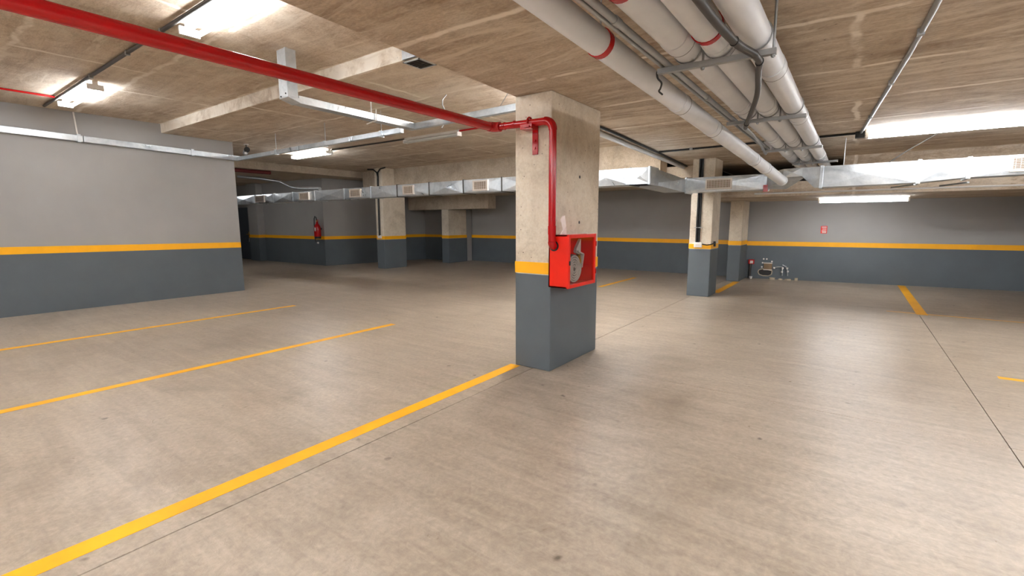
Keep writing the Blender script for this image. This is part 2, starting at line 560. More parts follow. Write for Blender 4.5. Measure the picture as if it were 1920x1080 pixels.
column('bare concrete column carrying the red fire hose cabinet', -2.79, -2.37, 3.905, 4.945, 2.71, (0.985, 1.10))
_c = bpy.data.objects['concrete_column']
for px, py in ((1087, 332), (1086, 417)):
    d_ = ray(px, py)
    q = Vector((0, 0, CAM_H)) + d_ * (-2.37 / d_.x)
    MB().tube([q + Vector((-0.01, 0, 0)), q + Vector((0.0015, 0, 0))], 0.016, 12).build('tie_hole_shade', 'black', _c)  # black disc, paints the dark inside of a tie hole
column('concrete column with twin black conduits and white outlet box', -2.67, -2.25, 9.76, 10.38, 2.71, (0.957, 1.052))
column('slim concrete column standing against the far grey wall', -2.53, -2.24, 12.75, 13.6, 2.0, (0.907, 1.012))
column('concrete column with forked black conduit near the extinguisher corner', -12.55, -12.18, 9.81, 10.72, 3.2, (0.945, 1.05))
column('shaded concrete pier under the low beam at the back wall', -12.35, -12.0, 12.6, 13.58, 1.95, (0.9, 1.01))
column('grey pilaster at the end of the extinguisher wall', -19.5, -18.75, 9.05, 9.6, 2.99, (0.907, 1.018), 'grey')

# ------------------------------------------------------------------ lamps


def lamp(x0, x1, y, ztop, label, lit='lit', w=0.15):
    c = ((x0 + x1) / 2, y, ztop)
    t = thing('fluorescent_light', label, 'light', c, 'fluorescent lights on the garage ceiling')
    MB().box(x0, x1, y - w * 0.2, y + w * 0.2, ztop - 0.045, ztop).build('housing', 'white', t)
    for k in (-1, 1):
        MB().tube([(x0 + 0.03, y + k * w * 0.42, ztop - 0.085), (x1 - 0.03, y + k * w * 0.42, ztop - 0.085)], 0.021, 12).build('tube', lit, t)
    for xa, xb in ((x0, x0 + 0.03), (x1 - 0.03, x1)):
        MB().box(xa, xb, y - w * 0.58, y + w * 0.58, ztop - 0.11, ztop - 0.04).build('end_cap', 'white', t)
    return t


lamp(-5.3, -3.78, 2.05, 3.37, 'lit twin tube light behind the red pipe on the upper ceiling', 'lit_old')
lamp(-9.95, -8.35, 2.05, 3.37, 'lit twin tube light close above the long grey wall', 'lit_old')
lamp(-11.65, -10.1, 6.65, 3.2, 'lit twin tube light beyond the end of the long grey wall', 'lit_old')
lamp(-7.6, -6.1, 6.75, 3.2, 'unlit tube light batten under the far ceiling', 'unlit', 0.1)
lamp(0.03, 1.55, 8.1, 2.71, 'lit twin tube light at the end of the straight ceiling conduit', 'lit_old')
lamp(1.6, 3.1, 8.1, 2.71, 'lit twin tube light continuing the row before the air duct', 'lit_old')
lamp(-0.68, 0.86, 12.45, 2.0, 'lit twin tube light on the low soffit before the far wall', 'lit_dim')
# unseen tube lights, added to brighten the column and the floor
ADDED_LIGHT = 'added unseen twin tube light over the part of the garage behind the viewer'
for x, y, z in ((1.75, 2.05, 2.71), (4.6, 2.05, 2.71), (2.5, 5.0, 2.71), (5.3, 5.0, 2.71), (-1.7, -1.2, 2.71), (1.5, -1.2, 2.71),
                (-5.2, -1.6, 3.37), (-8.6, -1.6, 3.37), (-5.2, -4.6, 3.37), (-1.5, -4.6, 2.71), (2.5, -4.6, 2.71)):
    lamp(x - 0.76, x + 0.76, y, z, ADDED_LIGHT, 'lit_added')
lamp(-17.4, -15.9, 5.2, 2.99, 'added unseen twin tube light in the passage behind the long grey wall', 'lit_old')  # added light, out of sight, brightens the extinguisher wall
for y in (5.9, 8.4):  # two added lights hidden by the beam, to brighten the middle floor
    t = lamp(-0.76, 0.76, 0.0, 3.2, 'added unseen twin tube light tucked up beside the deep ceiling beam', 'lit_bright')
    t.rotation_euler = (0, 0, math.pi / 2)
    t.location = (-3.36 - 0.06 * (y - 5.9), y, 3.2)


# ------------------------------------------------------------------ conduits and junction boxes
def conduit(name, label, cat, pts, r, mat, clips=(), loc=None):
    t = thing(name, label, cat, loc or pts[0])
    MB().tube(pts, r, 10).build('tube', mat, t)
    for p in clips:
        MB().box(p[0] - 0.02, p[0] + 0.02, p[1] - 0.02, p[1] + 0.02, p[2] - r * 1.3, p[2] + r * 0.98).build('clip', 'steel', t)
    return t


conduit('conduit', 'steel conduit along the upper ceiling beside two tube lights', 'conduit', [(-10.6, 1.93, 3.345), (-3.0, 1.93, 3.345)], 0.02, 'darksteel',
        [(x, 1.93, 3.345) for x in (-8.0, -6.6, -5.6, -4.4, -3.4)])
conduit('conduit', 'thin dark red conduit reaching the light above the long grey wall', 'conduit', [(-9.75, -5.0, 3.35), (-9.75, 1.9, 3.35)], 0.014, 'red')
conduit('conduit', 'straight shiny conduit crossing the ceiling to a small black box', 'conduit', [(0.42, -1.0, 2.69), (0.27, 3.7, 2.69), (0.22, 4.6, 2.69), (-0.03, 8.2, 2.69)], 0.017, 'steel',
        [(0.245, 4.1, 2.69), (0.16, 5.4, 2.69), (0.05, 7.0, 2.69), (0.28, 3.2, 2.69)])
conduit('conduit', 'black conduit crossing above the air duct towards a black box', 'conduit', [(-2.85, 8.3, 2.695), (-0.05, 8.22, 2.695)], 0.017, 'black',
        [(x, 8.25, 2.695) for x in (-2.3, -1.7, -1.2)])
conduit('conduit', 'black conduit running beneath the beam behind the main column', 'conduit', [(-2.7, 5.2, 2.69), (-2.76, 6.5, 2.69), (-2.9, 8.6, 2.69), (-3.08, 10.9, 2.69)], 0.018, 'black')
conduit('conduit', 'long grey tube along the beam edge behind the main column', 'conduit', [(-2.84, 5.3, 2.672), (-3.15, 10.95, 2.672)], 0.035, 'pvc')
conduit('conduit', 'dark conduit between the lit light and the unlit batten', 'conduit', [(-10.1, 6.7, 3.18), (-7.6, 6.75, 3.18)], 0.016, 'darksteel')
conduit('conduit', 'thin red conduit between the unlit batten and the beam', 'conduit', [(-6.1, 6.75, 3.18), (-2.96, 6.75, 3.18)], 0.016, 'red')
conduit('conduit', 'thin grey pipe beneath the duct before the far wall', 'conduit', [(-1.5, 9.5, 1.985), (6.0, 9.5, 1.985)], 0.014, 'pvc')
conduit('conduit', 'dark red pipe under the beam at the passage', 'conduit', [(-13.9, 4.9, 2.93), (-13.95, 7.2, 2.93)], 0.05, 'darkred')
conduit('conduit', 'bent grey tube in the dark passage above the duct', 'conduit', [tuple(Yp(x, y, 7.2)) for x, y in ((447, 331), (490, 335), (525, 340), (536, 345), (548, 351), (565, 353.5), (600, 354))], 0.045, 'steel')
jb = MB().box(-0.09, 0.02, 8.15, 8.27, 2.63, 2.71).build('junction_box', 'black', None, 0.006)
tag(jb, 'small black box where the straight ceiling conduit ends', 'junction box')

# forked conduit on the far column
t = thing('forked_conduit', 'black conduit forking at the top of the far column', 'conduit', (-12.37, 9.78, 1.1))
MB().tube([(-12.37, 9.78, 1.06), (-12.34, 9.78, 2.95)], 0.03, 10).build('riser', 'black', t)
MB().tube([(-12.34, 9.78, 2.9), (-12.36, 9.76, 3.05), (-12.5, 9.74, 3.15), (-12.75, 9.72, 3.17)], 0.022, 8).build('branch', 'black', t)
MB().tube([(-12.34, 9.78, 2.9), (-12.31, 9.76, 3.05), (-12.15, 9.74, 3.15), (-11.9, 9.72, 3.17)], 0.022, 8).build('branch', 'black', t)
MB().box(-12.45, -12.29, 9.76, 9.806, 0.98, 1.08).build('outlet_box', 'white', t, 0.005, 'small pale outlet box')

# twin conduits and outlet box on the right column
t = thing('twin_conduit', 'twin black conduits ending in a white outlet box on the column', 'conduit', (-2.5, 9.735, 1.05))
for dx in (-0.022, 0.022):
    MB().tube([(-2.5 + dx, 9.735, 1.08), (-2.5 + dx, 9.735, 2.7)], 0.02, 10).build('riser', 'black', t)
MB().box(-2.57, -2.43, 9.70, 9.757, 1.37, 1.385).build('clamp', 'steel', t)
ob = MB().box(-2.56, -2.41, 9.70, 9.755, 0.985, 1.085).build('outlet_box', 'white', t, 0.006, 'white outlet box')
MB().box(-2.525, -2.445, 9.694, 9.70, 1.01, 1.06).build('socket_plate', 'grille', ob)
MB().tube([(-2.41, 9.735, 1.05), (-2.32, 9.735, 1.035), (-2.24, 9.74, 1.05), (-2.225, 9.85, 1.06), (-2.225, 9.98, 1.08)], 0.011, 8).build('cable', 'black', t)
MB().box(-2.25, -2.215, 9.95, 10.01, 1.0, 1.1).build('cable_clip', 'black', t)


# ------------------------------------------------------------------ cable trunking
def trunk(name, label, segs, loc):
    t = thing(name, label, 'cable trunking', loc)
    for (a, b, w, h) in segs:
        m = MB().bar(a, b, w, h)
        m.build('trunking_length', 'galv', t, 0.004)
    return t


t = trunk('cable_trunking', 'galvanised trunking fixed along the long grey wall',
          [((-10.85, -7, 3.02), (-10.85, 0.3, 2.97), 0.09, 0.1), ((-10.85, 0.31, 2.97), (-10.85, 2.4, 2.925), 0.09, 0.1), ((-10.85, 2.41, 2.925), (-10.85, 4.95, 2.86), 0.09, 0.1)], (-10.85, 2.4, 2.9))
for y, z in ((2.35, 2.93), (4.05, 2.885)):
    MB().box(-10.9, -10.795, y - 0.025, y + 0.025, z - 0.065, z + 0.065).build('bracket', 'galv', t)
MB().tube([(-10.87, 2.35, 2.98), (-10.87, 2.33, 3.36)], 0.012, 8).build('hanger_rod', 'white', t)
t = trunk('cable_trunking', 'galvanised trunking crossing from the grey wall to the beam',
          [((-10.8, 4.915, 2.85), (-8.4, 4.9, 2.85), 0.06, 0.075), ((-8.39, 4.9, 2.85), (-6.8, 4.89, 2.85), 0.06, 0.075), ((-6.79, 4.89, 2.85), (-5.55, 4.88, 2.85), 0.06, 0.075),
           ((-5.34, 4.85, 2.86), (-2.86, 4.8, 2.87), 0.07, 0.085)], (-8.4, 4.9, 2.85))
for x in (-9.2, -7.55, -6.05):
    MB().tube([(x, 4.9, 2.88), (x, 4.9, 3.2)], 0.006, 6).build('hanger_rod', 'steel', t)
    MB().box(x - 0.015, x + 0.015, 4.86, 4.94, 2.805, 2.895).build('bracket', 'galv', t)
MB().tube([(-4.7, 4.84, 2.78)] + [(-4.7 + 0.02 * k, 4.84 + 0.08 * math.sin(k), 2.82 + 0.06 * k) for k in range(1, 6)] + [(-4.6, 4.84, 3.2)], 0.008, 6).build('wire_hook', 'steel', t)
MB().tube([(-3.7, 4.83, 2.9), (-3.5, 4.9, 3.2)], 0.004, 6).build('hanger_wire', 'steel', t)
t = trunk('cable_trunking', 'galvanised trunking dropping from the upper ceiling beside the red pipe',
          [((-5.2, 3.03, 2.86), (-5.27, 4.805, 2.86), 0.14, 0.085)], (-5.2, 3.0, 2.86))
MB().box(-5.3, -5.12, 2.90, 3.02, 2.86, 3.37).build('drop_box', 'galv', t, 0.005)
MB().box(-5.135, -5.115, 2.895, 2.925, 2.86, 3.37).build('edge_rib', 'galv', t)
MB().prism([(-5.3, 2.90), (-5.12, 2.90), (-5.12, 3.04), (-5.3, 3.04)], [2.86, 2.86, 2.82, 2.82], 2.87).build('elbow_plate', 'galv', t)
for x, z in ((-5.26, 2.88), (-5.16, 2.9), (-5.23, 3.13)):
    MB().tube([(x, 2.899, z), (x, 2.893, z)], 0.009, 8).build('screw', 'black', t)
MB().tube([(-5.25, 4.1, 2.9), (-5.25, 4.1, 3.2)], 0.008, 6).build('hanger_rod', 'white', t)
MB().tube([(-5.35, 4.1, 2.79), (-5.27, 4.1, 2.8), (-5.16, 4.1, 2.81), (-5.15, 4.1, 2.95)], 0.008, 6).build('hanger_hook', 'white', t)

# ------------------------------------------------------------------ vent box in the ceiling step
t = thing('vent_box', 'small galvanised vent box with dark grille in the ceiling step', 'vent', (-3.93, 3.76, 3.2))
MB().box(-4.02, -3.5, 3.565, 3.60, 3.2, 3.37).build('side_plate', 'galv', t)
MB().box(-4.05, -3.84, 3.64, 3.86, 3.196, 3.2).build('opening', 'black', t)  # black plate in place of the dark inside the vent
fr = MB()
for a in ((-4.07, -3.82, 3.62, 3.64), (-4.07, -3.82, 3.86, 3.88), (-4.07, -4.05, 3.62, 3.88), (-3.84, -3.82, 3.62, 3.88)):
    fr.box(*a, 3.19, 3.2)
fr.build('frame', 'galv', t)
for k in range(5):
    MB().box(-4.05, -3.84, 3.665 + 0.04 * k, 3.672 + 0.04 * k, 3.19, 3.197).build('slat', 'darksteel', t)

# ------------------------------------------------------------------ red fire pipe
RX, RZ, RY = -2.99, 2.43, 3.82
t = thing('fire_water_pipe', 'glossy red fire pipe under the ceiling turning down the column', 'pipe', (-2.3, 3.82, 1.3))
MB().tube([(RX, -6.9, RZ + 0.02), (RX, RY - 0.08, RZ)], 0.043, 20).build('main_pipe', 'red', t)
MB().tube(arc((RX, RY, RZ), (0, -1, 0), (1, 0, 0), 0.08), 0.048, 18).build('elbow', 'red', t)
MB().tube([(RX + 0.07, RY, RZ), (-2.39, RY, RZ - 0.01)], 0.034, 18).build('branch_pipe', 'red', t)
MB().tube(arc((-2.305, RY, RZ - 0.01), (-1, 0, 0), (0, 0, -1), 0.085), 0.04, 18).build('elbow', 'red', t)
for x in (-2.86, -2.74):
    MB().tube([(x, RY, RZ), (x + 0.012, RY, RZ)], 0.037, 18).build('joint_ring', 'red', t)
MB().tube([(-2.305, RY, RZ - 0.09), (-2.305, RY, 1.311)], 0.035, 18).build('riser', 'red', t)
MB().tube([(-2.305, RY, 1.46), (-2.305, RY, 1.38)], 0.039, 18).build('socket', 'red', t)
MB().tube(arc((-2.305, RY, 1.27), (0, 0, 1), (0, 1, 0), 0.041), 0.038, 18).build('elbow', 'red', t)
b = MB().box(-2.575, -2.515, 3.888, 3.903, 2.17, 2.42).build('bracket', 'red', t)
MB().box(-2.575, -2.515, 3.74, 3.9, 2.372, 2.384).build('bracket_arm', 'red', b)
MB().torus((-2.56, RY, RZ), (1, 0, 0), 0.042, 0.01).build('clamp_ring', 'red', t)
MB().box(-2.63, -2.5, 3.76, 3.87, 2.36, 2.405).build('clamp_saddle', 'red', t)
for z in (2.2, 2.27):
    MB().tube([(-2.545, 3.89, z), (-2.545, 3.876, z)], 0.012, 8).build('bolt', 'red', b)
MB().prism([(-2.575, 3.888), (-2.515, 3.888), (-2.515, 3.9), (-2.575, 3.9)], 2.14, 2.17).build('bracket_tip', 'red', b)

# ------------------------------------------------------------------ fire hose cabinet
CX0, CX1, CY0, CY1, CZ0, CZ1 = -2.364, -2.165, 3.862, 4.43, 0.87, 1.375
t = thing('fire_hose_cabinet', 'red glazed fire hose cabinet mounted on the concrete column', 'cabinet', (CX0, (CY0 + CY1) / 2, CZ0))
w = 0.012
b = MB()
b.box(CX0, CX0 + w, CY0, CY1, CZ0, CZ1)
b.box(CX0, CX1, CY0, CY0 + w, CZ0, CZ1)
b.box(CX0, CX1, CY1 - w, CY1, CZ0, CZ1)
b.box(CX0, CX1, CY0, CY1, CZ0, CZ0 + w)
b.box(CX0, CX1, CY0, CY1, CZ1 - w, CZ1)
body = b.build('body', 'cabred', t)
f = MB()
fx0, fx1, g = CX1, CX1 + 0.022, 0.032
f.box(fx0, fx1, CY0 - 0.003, CY0 + g, CZ0 - 0.003, CZ1 + 0.003)
f.box(fx0, fx1, CY1 - g, CY1 + 0.003, CZ0 - 0.003, CZ1 + 0.003)
f.box(fx0, fx1, CY0 + g, CY1 - g, CZ0 - 0.003, CZ0 + g)
f.box(fx0, fx1, CY0 + g, CY1 - g, CZ1 - g, CZ1 + 0.003)
door = f.build('door', 'cabred', t, 0.003)
MB().box(fx0 + 0.006, fx0 + 0.010, CY0 + g - 0.004, CY1 - g + 0.004, CZ0 + g - 0.004, CZ1 - g + 0.004).build('glass_pane', 'glass', door, label='clear glass pane')
for z in (CZ0 + 0.12, CZ1 - 0.1):
    MB().tube([(fx1, CY1 + 0.004, z - 0.025), (fx1, CY1 + 0.004, z + 0.025)], 0.007, 8).build('hinge', 'red', door)
MB().box(fx1, fx1 + 0.006, CY0 + 0.005, CY0 + 0.025, 1.09, 1.13).build('latch', 'black', door)
MB().tube([(-2.305, CY0 - 0.006, 1.27), (-2.305, CY0 + 0.004, 1.27)], 0.05, 20).build('pipe_collar', 'black', body)
MB().box(-2.3, -2.28, CY0 + 0.4, CY0 + 0.41, CZ0 - 0.03, CZ0).build('bracket_stud', 'black', body)
# coiled hose inside
d_ = ray(1075, 503)
hc = Vector((0, 0, CAM_H)) + d_ * (-2.2 / d_.x)
t = thing('fire_hose', 'coiled pale canvas hose inside the red glazed cabinet', 'hose', hc)
m = MB()
pts = []
turns = 5
for i in range(turns * 26 + 1):
    a = 2 * math.pi * i / 26
    r = 0.02 + 0.118 * i / (turns * 26)
    pts.append(hc + Vector((0, r * math.cos(a), r * math.sin(a))))
prof = 0.011
m.tube([p + Vector((0.008, 0, 0)) for p in pts], 0.0095, 8)
m.build('coil', 'hose', t)
MB().tube([hc + Vector((-0.05, 0, 0)), hc + Vector((0.002, 0, 0))], [0.138, 0.138], 32).build('roll_side', 'hosedark', t)
MB().bar(hc + Vector((0, 0.13, 0.0)), hc + Vector((0, 0.165, 0.13)), 0.06, 0.014, (0, 1, 0)).build('hose_tail', 'hose', t)
MB().bar(hc + Vector((0, 0.165, 0.13)), hc + Vector((0, 0.05, 0.165)), 0.06, 0.014, (0, 0, 1)).build('hose_fold', 'hose', t)
MB().prism([(hc.x - 0.02, hc.y + 0.04), (hc.x + 0.01, hc.y + 0.04), (hc.x + 0.01, hc.y + 0.13), (hc.x - 0.02, hc.y + 0.13)], [hc.z + 0.15, hc.z + 0.15, hc.z + 0.12, hc.z + 0.12], [hc.z + 0.19, hc.z + 0.19, 1.33, 1.33]).build('hose_flap', 'hose', t)
MB().tube([hc + Vector((0.0, 0.15, 0.02)), hc + Vector((0.0, 0.10, 0.13))], [0.012, 0.02], 12).build('nozzle', 'brass', t)
MB().box(-2.35, -2.33, 4.2, 4.3, 0.9, 1.0).build('hose_end', 'hose', t)
# valve
t = thing('hose_valve', 'dark red hose valve in the corner of the glazed cabinet', 'valve', (-2.3, 3.93, 1.27))
MB().tube([(-2.305, 3.875, 1.27), (-2.305, 3.98, 1.27)], 0.03, 14).build('valve_body', 'red', t)
MB().torus((-2.25, 3.94, 1.27), (1, 0, 0), 0.035, 0.007).build('handwheel', 'red', t)
MB().tube([(-2.3, 3.94, 1.27), (-2.245, 3.94, 1.27)], 0.008, 8).build('spindle', 'brass', t)
# paper strip above cabinet
t = thing('paper_strip', 'crumpled white paper strip standing on the red cabinet', 'paper', (-2.28, 3.98, CZ1))
sh = [(-0.065, 0.0), (-0.03, 0.045), (-0.028, 0.1), (-0.04, 0.14), (-0.035, 0.172), (-0.005, 0.18), (0.02, 0.168), (0.028, 0.13), (0.022, 0.08), (0.035, 0.04), (0.07, -0.0)]
vs = []
for k, (a, z) in enumerate(sh):
    vs.append((-2.28 + 0.012 * math.sin(k * 1.7), 3.99 + a, CZ1 + 0.003 + z))
for k, (a, z) in enumerate(sh):
    vs.append((-2.27 + 0.012 * math.sin(k * 1.7), 3.99 + a, CZ1 + 0.003 + z))
n = len(sh)
MB().add(vs, [tuple(range(n)), tuple(range(2 * n - 1, n - 1, -1))] + [(i, (i + 1) % n, n + (i + 1) % n, n + i) for i in range(n)]).build('folded_strip', 'paper', t)
MB().bar((-2.25, 3.95, CZ1 + 0.004), (-2.16, 4.07, CZ1 - 0.0 + 0.006), 0.03, 0.003).build('torn_end', 'paper', t)


# ------------------------------------------------------------------ air ducts
def duct_section(t, a, b, z0a, z1a, z0b, z1b, depth, xbreak=True):
    """box duct between plan points a and b (front edge), extending 'depth' to the left of a->b; front panel cross-broken"""
    a, b = Vector(a + (0,)), Vector(b + (0,))
    d = (b - a).normalized()
    nrm = Vector((-d.y, d.x, 0)) * depth
    out = nrm.normalized() * -0.022
    A0, A1 = a + Vector((0, 0, z0a)), a + Vector((0, 0, z1a))
    B0, B1 = b + Vector((0, 0, z0b)), b + Vector((0, 0, z1b))
    C = (A0 + A1 + B0 + B1) / 4 + (out if xbreak else Vector())
    vs = [A0, B0, B1, A1, C, A0 + nrm, B0 + nrm, B1 + nrm, A1 + nrm]
    return MB().add(vs, [(0, 1, 4), (1, 2, 4), (2, 3, 4), (3, 0, 4), (6, 5, 8, 7), (0, 5, 6, 1), (3, 2, 7, 8), (0, 3, 8, 5), (1, 6, 7, 2)]).build('duct_section', 'galv', t)


def flange(t, p, d, z0, z1, depth, e=0.012, wd=0.03, mat='galv'):
    p, d = Vector(p + (0,)), Vector(d + (0,)).normalized()
    nrm = Vector((-d.y, d.x, 0))
    q = [p - d * wd / 2 - nrm * e, p + d * wd / 2 - nrm * e, p + d * wd / 2 + nrm * (depth + e), p - d * wd / 2 + nrm * (depth + e)]
    MB().prism([(v.x, v.y) for v in q], z0 - e, z1 + e).build('flange', mat, t, 0.003)


def grille(t, x0, x1, y, z0, z1, tilt=0):
    y -= 0.016
    f = MB()
    e, g = 0.02, 0.024
    f.box(x0, x1, y - e, y + 0.028, z0, z0 + g)
    f.box(x0, x1, y - e, y + 0.028, z1 - g, z1)
    f.box(x0, x0 + g, y - e, y + 0.028, z0 + g, z1 - g)
    f.box(x1 - g, x1, y - e, y + 0.028, z0 + g, z1 - g)
    fo = f.build('grille', 'grille', t, label='pale framed air grille')
    MB().box(x0 + g, x1 - g, y - 0.004, y, z0 + g, z1 - g).build('grille_back', 'rust', fo)
    s = MB()
    nz = 7
    for k in range(nz):
        z = z0 + g + (z1 - z0 - 2 * g) * (k + 0.5) / nz
        s.box(x0 + g, x1 - g, y - 0.014, y - 0.008, z - 0.003, z + 0.003)
    nx = max(4, int((x1 - x0) / 0.05))
    for k in range(nx):
        x = x0 + g + (x1 - x0 - 2 * g) * (k + 0.5) / nx
        s.box(x - 0.002, x + 0.002, y - 0.010, y - 0.006, z0 + g, z1 - g)
    s.build('louvre', 'grille', fo)


DZ0, DZ1, DYL, DYM, DYR = 2.03, 2.265, 6.65, 9.0, 8.5
xat = lambda px, py, Y: Yp(px, py, Y).x
tL = thing('air_duct', 'long galvanised air duct passing behind the main column', 'air duct', (-7.0, DYL, DZ0))
jx = [-15.2] + [xat(px, 370 - (px - 479) * 0.025, DYL) for px in (479, 512.6, 549, 590, 645, 695, 745, 805, 869, 941, 1015, 1095, 1181, 1219)]
for i in range(len(jx) - 1):
    duct_section(tL, (jx[i], DYL), (jx[i + 1], DYL), DZ0, DZ1, DZ0, DZ1, 0.34)
for i, x in enumerate(jx[1:-1]):
    flange(tL, (x, DYL), (1, 0), DZ0, DZ1, 0.34, mat='galv' if i < 6 else 'darksteel', wd=0.03 if i < 6 else 0.022)  # later flanges coloured dark to paint the shaded joints
for a, b in ((480, 497), (563, 581), (658, 679), (758, 778), (889, 917)):
    xa, xb = xat(a, 360, DYL), xat(b, 360, DYL)
    grille(tL, xa, xb, DYL - 0.012, DZ0 + 0.025, DZ1 - 0.025)
# jog: runs back along the beam to the far part
xe = jx[-1]
jog = [(xe, DYL), (-2.585, DYM)]
flange(tL, (xe - 0.02, DYL), (1, 0), DZ0, DZ1, 0.34, mat='galv', wd=0.03)
duct_section(tL, (xe, DYL + 0.0), (-2.585, DYM), DZ0, DZ1, DZ0, DZ1, 0.36)
tM = thing('air_duct', 'galvanised air duct with a wide grille before the conduit column', 'air duct', (-1.9, DYM, DZ0))
xm = [-2.585, xat(1437, 350, DYM)]
duct_section(tM, (-2.6, DYM), (xm[1], DYM), DZ0, DZ1 + 0.02, DZ0, DZ1 + 0.02, 0.4)
flange(tM, (-2.57, DYM), (1, 0), DZ0 - 0.01, DZ1 + 0.02, 0.4)
flange(tM, (xm[1] - 0.03, DYM), (1, 0), DZ0, DZ1 + 0.02, 0.4)
grille(tM, xat(1324, 345, DYM), xat(1373, 345, DYM), DYM - 0.012, DZ0 + 0.03, DZ1 - 0.02)
duct_section(tM, (xm[1], DYM), (-0.97, 8.62), DZ0, DZ1 + 0.02, 2.18, 2.31, 0.34, False)
MB().prism([(-1.29, DYM - 0.03), (-1.22, DYM - 0.03), (-1.22, DYM - 0.02), (-1.29, DYM - 0.02)], 1.99, 2.1).build('red_tag', 'red', tM)
tR = thing('air_duct', 'galvanised cross-broken air duct before the far grey wall', 'air duct', (0.5, DYR, 2.0))
duct_section(tR, (-0.97, 8.62), (-0.71, 8.57), 2.18, 2.31, 2.18, 2.31, 0.34)
duct_section(tR, (-0.71, 8.57), (-0.54, 8.52), 2.18, 2.31, 2.0, 2.305, 0.34, False)
xr = [xat(px, 330, DYR) for px in (1540, 1722, 1815)]
duct_section(tR, (-0.54, 8.52), (xr[0], DYR), 2.0, 2.305, 2.0, 2.305, 0.34, False)
duct_section(tR, (xr[0], DYR), (xr[1], DYR), 2.0, 2.305, 2.015, 2.305, 0.34)
duct_section(tR, (xr[1], DYR), (xr[2], DYR), 2.015, 2.305, 2.055, 2.305, 0.34)
duct_section(tR, (xr[2], DYR), (2.6, DYR), 2.055, 2.305, 2.085, 2.305, 0.34)
duct_section(tR, (2.6, DYR), (4.6, DYR), 2.085, 2.305, 2.085, 2.305, 0.34)
for x, z in ((xr[0], 2.0), (xr[1], 2.012), (xr[2], 2.05), (2.6, 2.085)):
    flange(tR, (x, DYR), (1, 0), z, 2.305, 0.34, 0.014, 0.045)
grille(tR, xat(1893, 310, DYR), xat(1893, 310, DYR) + 0.32, DYR - 0.012, 2.1, 2.29)
for x in (0.62, 1.15):
    MB().bar((x, DYR - 0.01, 1.99), (x - 0.22, DYR + 0.42, 1.98), 0.03, 0.02).build('support_angle', 'steel', tR)
MB().tube([(0.3, 8.7, 2.3), (0.38, 8.66, 2.36), (0.5, 8.6, 2.45), (0.9, 8.45, 2.71)], 0.008, 6).build('hanger_wire', 'darksteel', tR)
MB().tube([(-0.2, DYR + 0.15, 2.3), (-0.2, DYR + 0.15, 2.71)], 0.006, 6).build('hanger_rod', 'steel', tR)

# ------------------------------------------------------------------ drain pipes under the right ceiling
PX = (-0.872, -0.70, -0.515)
names = ('grey drain pipe nearest the thin conduit in the three-pipe rack', 'grey drain pipe in the middle of the three-pipe rack', 'pale drain pipe on the outer side of the three-pipe rack')
for i, x in enumerate(PX):
    t = thing('drain_pipe', names[i], 'pipe', (x, 3.0, 2.5))
    z = 2.497
    MB().tube([(x, -6.9, z), (x, 13.5, z)], 0.077, 24).build('pipe', 'pvc', t)
    for y in ((2.75, 4.55, 6.4, 8.0), (2.95, 4.7, 6.6, 8.2), (3.6, 5.35, 7.1, 8.6))[i]:
        MB().tube([(x, y - 0.06, z), (x, y + 0.06, z)], 0.0815, 24).build('coupling', 'pvc', t)
        MB().torus((x, y + 0.062, z), (0, 1, 0), 0.079, 0.004, 24, 6).build('seal_ring', 'darksteel', t)
    if i < 2:
        y = 1.98 if i == 0 else 2.7
        MB().tube([(x, y - 0.02, z), (x, y + 0.02, z)], 0.083, 24).build('red_clamp', 'red', t)
# the separate sloping drain
a, d = Vector((-1.23, 1.94, 2.5)), Vector((0.28, 6.36, -0.39)) / 6.36
P1 = lambda y: a + d * (y - 1.94)
t = thing('drain_pipe', 'single sloping grey drain pipe with a red hanger ring', 'pipe', P1(3))
MB().tube([(P1(0.25).x, 0.17, 2.71), (P1(0.25).x, 0.17, 2.66), P1(0.25), P1(8.32)], 0.072, 24).build('pipe', 'pvc', t)
for y in (3.75, 6.3, 7.0, 4.6):
    MB().tube([P1(y - 0.05), P1(y + 0.05)], 0.0765, 24).build('coupling', 'pvc', t)
    MB().torus(P1(y + 0.052), d, 0.0745, 0.004, 24, 6).build('seal_ring', 'darksteel', t)
MB().tube([P1(8.26), P1(8.33)], 0.078, 24).build('end_cap', 'pvc', t)
MB().tube([P1(2.47), P1(2.51)], 0.0775, 24).build('red_ring', 'red', t, label='red hanger ring')
c = P1(2.49)
MB().tube([(c.x, c.y, c.z + 0.07), (c.x, c.y, 2.71)], 0.005, 6).build('hanger_rod', 'steel', t)
# thin conduit beside the rack
t = thing('conduit', 'thin zinc conduit hung beside the three-pipe rack', 'conduit', (-0.985, 3.0, 2.43))
MB().tube([(-0.985, -3, 2.433), (-0.985, 3.0, 2.433), (-0.985, 7.08, 2.433)], 0.018, 12).build('tube', 'steel', t)
MB().tube([(-1.018, -3, 2.426), (-1.018, 3.0, 2.426), (-1.018, 7.08, 2.426)], 0.011, 10).build('tube', 'steel', t)
for y in (2.2, 3.9, 5.9):
    MB().tube([(-0.985, y - 0.03, 2.433), (-0.985, y + 0.03, 2.433)], 0.022, 12).build('coupling', 'steel', t)


